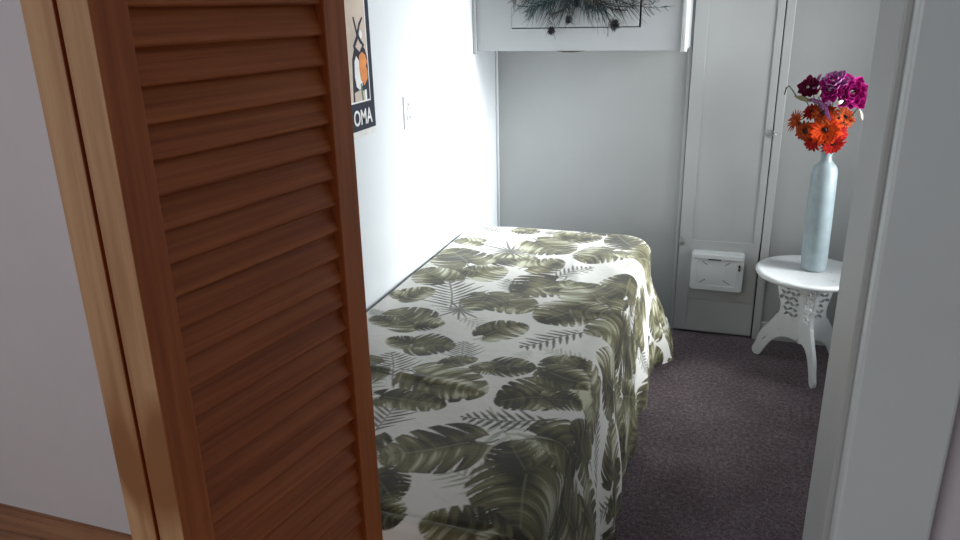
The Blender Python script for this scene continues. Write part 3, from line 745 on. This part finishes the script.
def petal(mb, f, ang, length, width, lift, curl, base=0.004, cup=0.25, n=6, k=4):
    """one curved petal: leaves the axis f at angle `lift`, bends by curl"""
    a, b = frame(f); rad = a*math.cos(ang)+b*math.sin(ang); tan = f.cross(rad)
    p = rad*base; th = lift; vs = []
    for i in range(n+1):
        t = i/n
        w = width*math.sin(PI*min(1, (0.12+0.80*t)))**0.7*(1 if t < 1 else 0.35)
        d = rad*math.cos(th)+f*math.sin(th); nn = f*math.cos(th)-rad*math.sin(th)
        for j in range(k+1):
            s = j/k*2-1; vs.append(p+tan*(s*w/2)+nn*(cup*w*(s*s-0.3)+random.uniform(-1, 1)*width*0.02))
        p = p+d*(length/n); th += curl/n
    mb.add(vs, [(i*(k+1)+j, i*(k+1)+j+1, (i+1)*(k+1)+j+1, (i+1)*(k+1)+j) for i in range(n) for j in range(k)])
def solid(o, t=0.0006):
    s = o.modifiers.new('thickness', 'SOLIDIFY'); s.thickness = t; return o
def peony(name, head, facing, mat, size, label, layers=((0.15, 9, 1.0), (0.55, 8, 0.85), (0.95, 7, 0.65), (1.25, 5, 0.45))):
    r, f = flower(name, head, facing, label, 'flower')
    for li, (lift, cnt, sc) in enumerate(layers):
        m = MB()
        for q in range(cnt):
            petal(m, f, 2*PI*q/cnt+li*0.5+random.uniform(-0.15, 0.15), size*sc*random.uniform(0.9, 1.12), size*0.72*sc, lift, random.uniform(0.1, 0.7), cup=0.35)
        solid(m.build('petals', M[mat], r, smooth=True))
    m = MB(); a, b = frame(f)
    for q in range(14):
        t = random.uniform(0, 2*PI); m.tube([f*0.004, f*size*0.42+(a*math.cos(t)+b*math.sin(t))*size*0.12], [0.0007, 0.0014], 5)
    m.build('stamens', M['cream'], r)
    m = MB(); m.tube([-f*0.010, f*0.002], [0.003, 0.009], 10); m.build('calyx', M['green'], r, smooth=True)
    return r
def daisy(name, head, facing, mat, size, label, eye=0.30, cnt=15, wid=0.32, lift=0.12, curl=-0.3, eyemat='eye'):
    r, f = flower(name, head, facing, label, 'flower')
    for li in range(2):
        m = MB()
        for q in range(cnt):
            petal(m, f, 2*PI*q/cnt+li*PI/cnt+random.uniform(-0.08, 0.08), size*(1-0.14*li)*random.uniform(0.88, 1.08), size*wid, lift+0.25*li, curl+random.uniform(-0.2, 0.2), base=size*0.12, cup=0.15)
        solid(m.build('petals', M[mat], r, smooth=True))
    a, b = frame(f); m = MB(); R_ = size*eye
    for i in range(70):
        t = i*2.39996; rr = R_*math.sqrt(i/70); p = a*rr*math.cos(t)+b*rr*math.sin(t)
        m.tube([p, p+f*(0.007-0.004*(rr/R_)**2)], [0.0013, 0.0008], 5)
    m.build('flower_centre', M[eyemat], r)
    return r
def FP(px, py, y=3.2):     # bouquet heads, measured in metres about the vase mouth
    return (0.303+(px-826)*0.0035+(py-70)*0.00046-(3.2-y)*0.10, y, 1.242-(py-70)*0.0038+(3.2-y)*0.12)
cam_dir = Vector((-0.10, -0.95, 0.10))
peony('peony', FP(849, 93, 3.17), (0.25, -0.9, 0.25), 'magenta', 0.069, 'large magenta peony on the right side of the bouquet in the blue vase')
peony('peony', FP(835, 83, 3.17), (-0.3, -0.6, 0.75), 'lilac', 0.050, 'pale lilac pink peony at the top of the bouquet, behind the large magenta one')
peony('peony', FP(810, 88, 3.20), (-0.55, -0.75, 0.35), 'maroon', 0.043, 'small deep crimson flower at the upper left of the bouquet')
peony('peony', FP(831, 90, 3.16), (-0.3, -0.9, 0.3), 'magenta', 0.048, 'half open magenta bloom left of the largest peony')
def lily(head, facing, mat, size, label, cnt=5, spread=0.55):
    r, f = flower('lily', head, facing, label, 'flower')
    m = MB()
    for q in range(cnt): petal(m, f, 2*PI*q/cnt+0.3, size*random.uniform(0.9, 1.1), size*0.34, spread+random.uniform(-0.15, 0.15), -0.5, cup=0.2)
    solid(m.build('petals', M[mat], r, smooth=True)); return r
lily(FP(826, 103, 3.17), (-0.75, -0.6, -0.25), 'lilac', 0.065, 'lilac lily with pointed petals between the magenta peony and the orange daisies')
lily(FP(816, 85, 3.2), (-0.5, -0.5, 0.8), 'lilac', 0.044, 'light lilac lily at the upper edge of the bouquet beside the crimson flower')
daisy('daisy', FP(825, 129, 3.15), (-0.10, -0.95, 0.22), 'orange', 0.058, 'bright orange daisy with a black centre facing forward in the bouquet', 0.26)
daisy('daisy', FP(824, 113, 3.17), (0.0, -0.75, 0.62), 'rust', 0.046, 'orange daisy with a dark centre just above the front orange daisy')
daisy('daisy', FP(845, 116, 3.19), (0.5, -0.6, 0.55), 'rust', 0.043, 'rust orange daisy at the right of the bouquet beneath the magenta peony', 0.2)
daisy('daisy', FP(797, 121, 3.20), (-0.8, -0.5, 0.3), 'rust', 0.043, 'rust coloured spidery daisy at the far left of the bouquet', 0.22, 17, 0.16, 0.5, -0.6, 'rust')
daisy('daisy', FP(805, 131, 3.17), (-0.45, -0.85, 0.05), 'rust', 0.038, 'small rust daisy with a dark centre at the lower left of the bouquet', 0.34)
daisy('daisy', FP(833, 143, 3.16), (0.25, -0.75, -0.55), 'red', 0.046, 'scarlet daisy drooping over the mouth of the vase', 0.16, 13, 0.34)
daisy('daisy', FP(812, 142, 3.17), (-0.6, -0.7, -0.35), 'red', 0.038, 'scarlet daisy hanging low on the left of the vase mouth', 0.14, 11, 0.30, eyemat='red')
daisy('daisy', FP(839, 131, 3.18), (0.6, -0.7, 0.1), 'red', 0.041, 'scarlet daisy at the right of the front orange daisy', 0.2, 13)
daisy('daisy', FP(812, 112, 3.19), (-0.4, -0.6, 0.6), 'red', 0.036, 'small scarlet daisy on the left beneath the crimson flower', 0.18, 13)
# curled stalk
r, f = flower('curled_stalk', FP(803, 99, 3.19), (-1, 0, 0.1), 'thin grey green stalk curling down at the left end of the bouquet', 'stem')
h = Vector(FP(803, 99, 3.19))
pl = [FP(803, 99, 3.19), FP(796, 96, 3.18), FP(793, 91, 3.18), FP(789, 86, 3.18), FP(786, 88, 3.18), FP(784, 95, 3.18)]
m = MB(); m.tube([Vector(p)-h for p in pl], [0.003, 0.003, 0.0028, 0.003, 0.0032, 0.0022], 8); m.build('curl', M['green'], r, smooth=True)
def bud(p0, p1, w, mat, label, name='flower_bud'):
    h = Vector(p0); d = Vector(p1)-h
    r, f = flower(name, p0, d, label, 'flower bud')
    m = MB(); n = 10; m.tube([d*(i/n) for i in range(n+1)], [max(0.0006, w*math.sin(PI*(0.06+0.9*i/n))**0.8) for i in range(n+1)], 12)
    m.build('bud', M[mat], r, smooth=True)
bud(FP(812, 101, 3.18), FP(794, 96, 3.18), 0.009, 'olivebud', 'long olive green bud pointing left below the crimson flower')
bud(FP(818, 97, 3.15), FP(821, 90, 3.14), 0.006, 'cream', 'small cream bud among the petals left of the magenta peony')
bud(FP(843, 100, 3.13), FP(836, 103, 3.12), 0.008, 'cream', 'cream green bud under the largest magenta peony')
bud(FP(859, 108, 3.18), FP(862, 119, 3.18), 0.007, 'cream', 'white bud hanging down at the right edge of the bouquet')

# ------------------------------------------------------------------ light
def area(name, loc, rot, sx, sy, power, color, spread=None):
    l = bpy.data.lights.new(name, 'AREA'); l.shape = 'RECTANGLE'; l.size = sx; l.size_y = sy; l.energy = power; l.color = color
    if spread: l.spread = spread
    o = bpy.data.objects.new(name, l); COL.objects.link(o); o.location = loc; o.rotation_euler = rot
    return o
area('daylight_bedroom_window', (XR+0.13, (WY0+WY1)/2, (WZ0+WZ1)/2), (0, PI/2, 0), 1.2, 0.85, 17, (0.935, 0.965, 0.98), math.radians(100))
area('hazy_sun_bedroom_window', (XR+0.125, 2.90, 1.45), (0, PI/2-0.37, 0), 1.3, 0.56, 9.5, (0.94, 0.985, 1.0), math.radians(38))
area('hall_fill_light', (-1.6, -1.91, 1.45), (PI/2, 0, 0), 1.6, 1.3, 22, (0.98, 0.975, 0.97))  # added fill from behind the camera; brightens casing, pale edges and hall wall
w = bpy.data.worlds.new('World'); S.world = w; w.use_nodes = True
w.node_tree.nodes['Background'].inputs[0].default_value = (0.85, 0.92, 0.95, 1); w.node_tree.nodes['Background'].inputs[1].default_value = 0.25

# ------------------------------------------------------------------ camera
cam = bpy.data.cameras.new('camera'); co_ = bpy.data.objects.new('camera', cam); COL.objects.link(co_)
Rm = ((0.94761885, 0.08606191, -0.30759042), (0.31863538, -0.3214598, 0.89170348), (-0.02213625, -0.94300421, -0.33204374))
mw = Matrix(((Rm[0][0], -Rm[0][1], -Rm[0][2], 0), (Rm[1][0], -Rm[1][1], -Rm[1][2], 0), (Rm[2][0], -Rm[2][1], -Rm[2][2], 1.5), (0, 0, 0, 1)))
co_.matrix_world = mw
cam.sensor_width = 36; cam.lens = 750/960*36; cam.clip_start = 0.02
S.camera = co_
S.view_settings.view_transform = 'Standard'; S.view_settings.look = 'None'; S.view_settings.gamma = 1; S.view_settings.exposure = 0.0
S.view_settings.use_curve_mapping = False
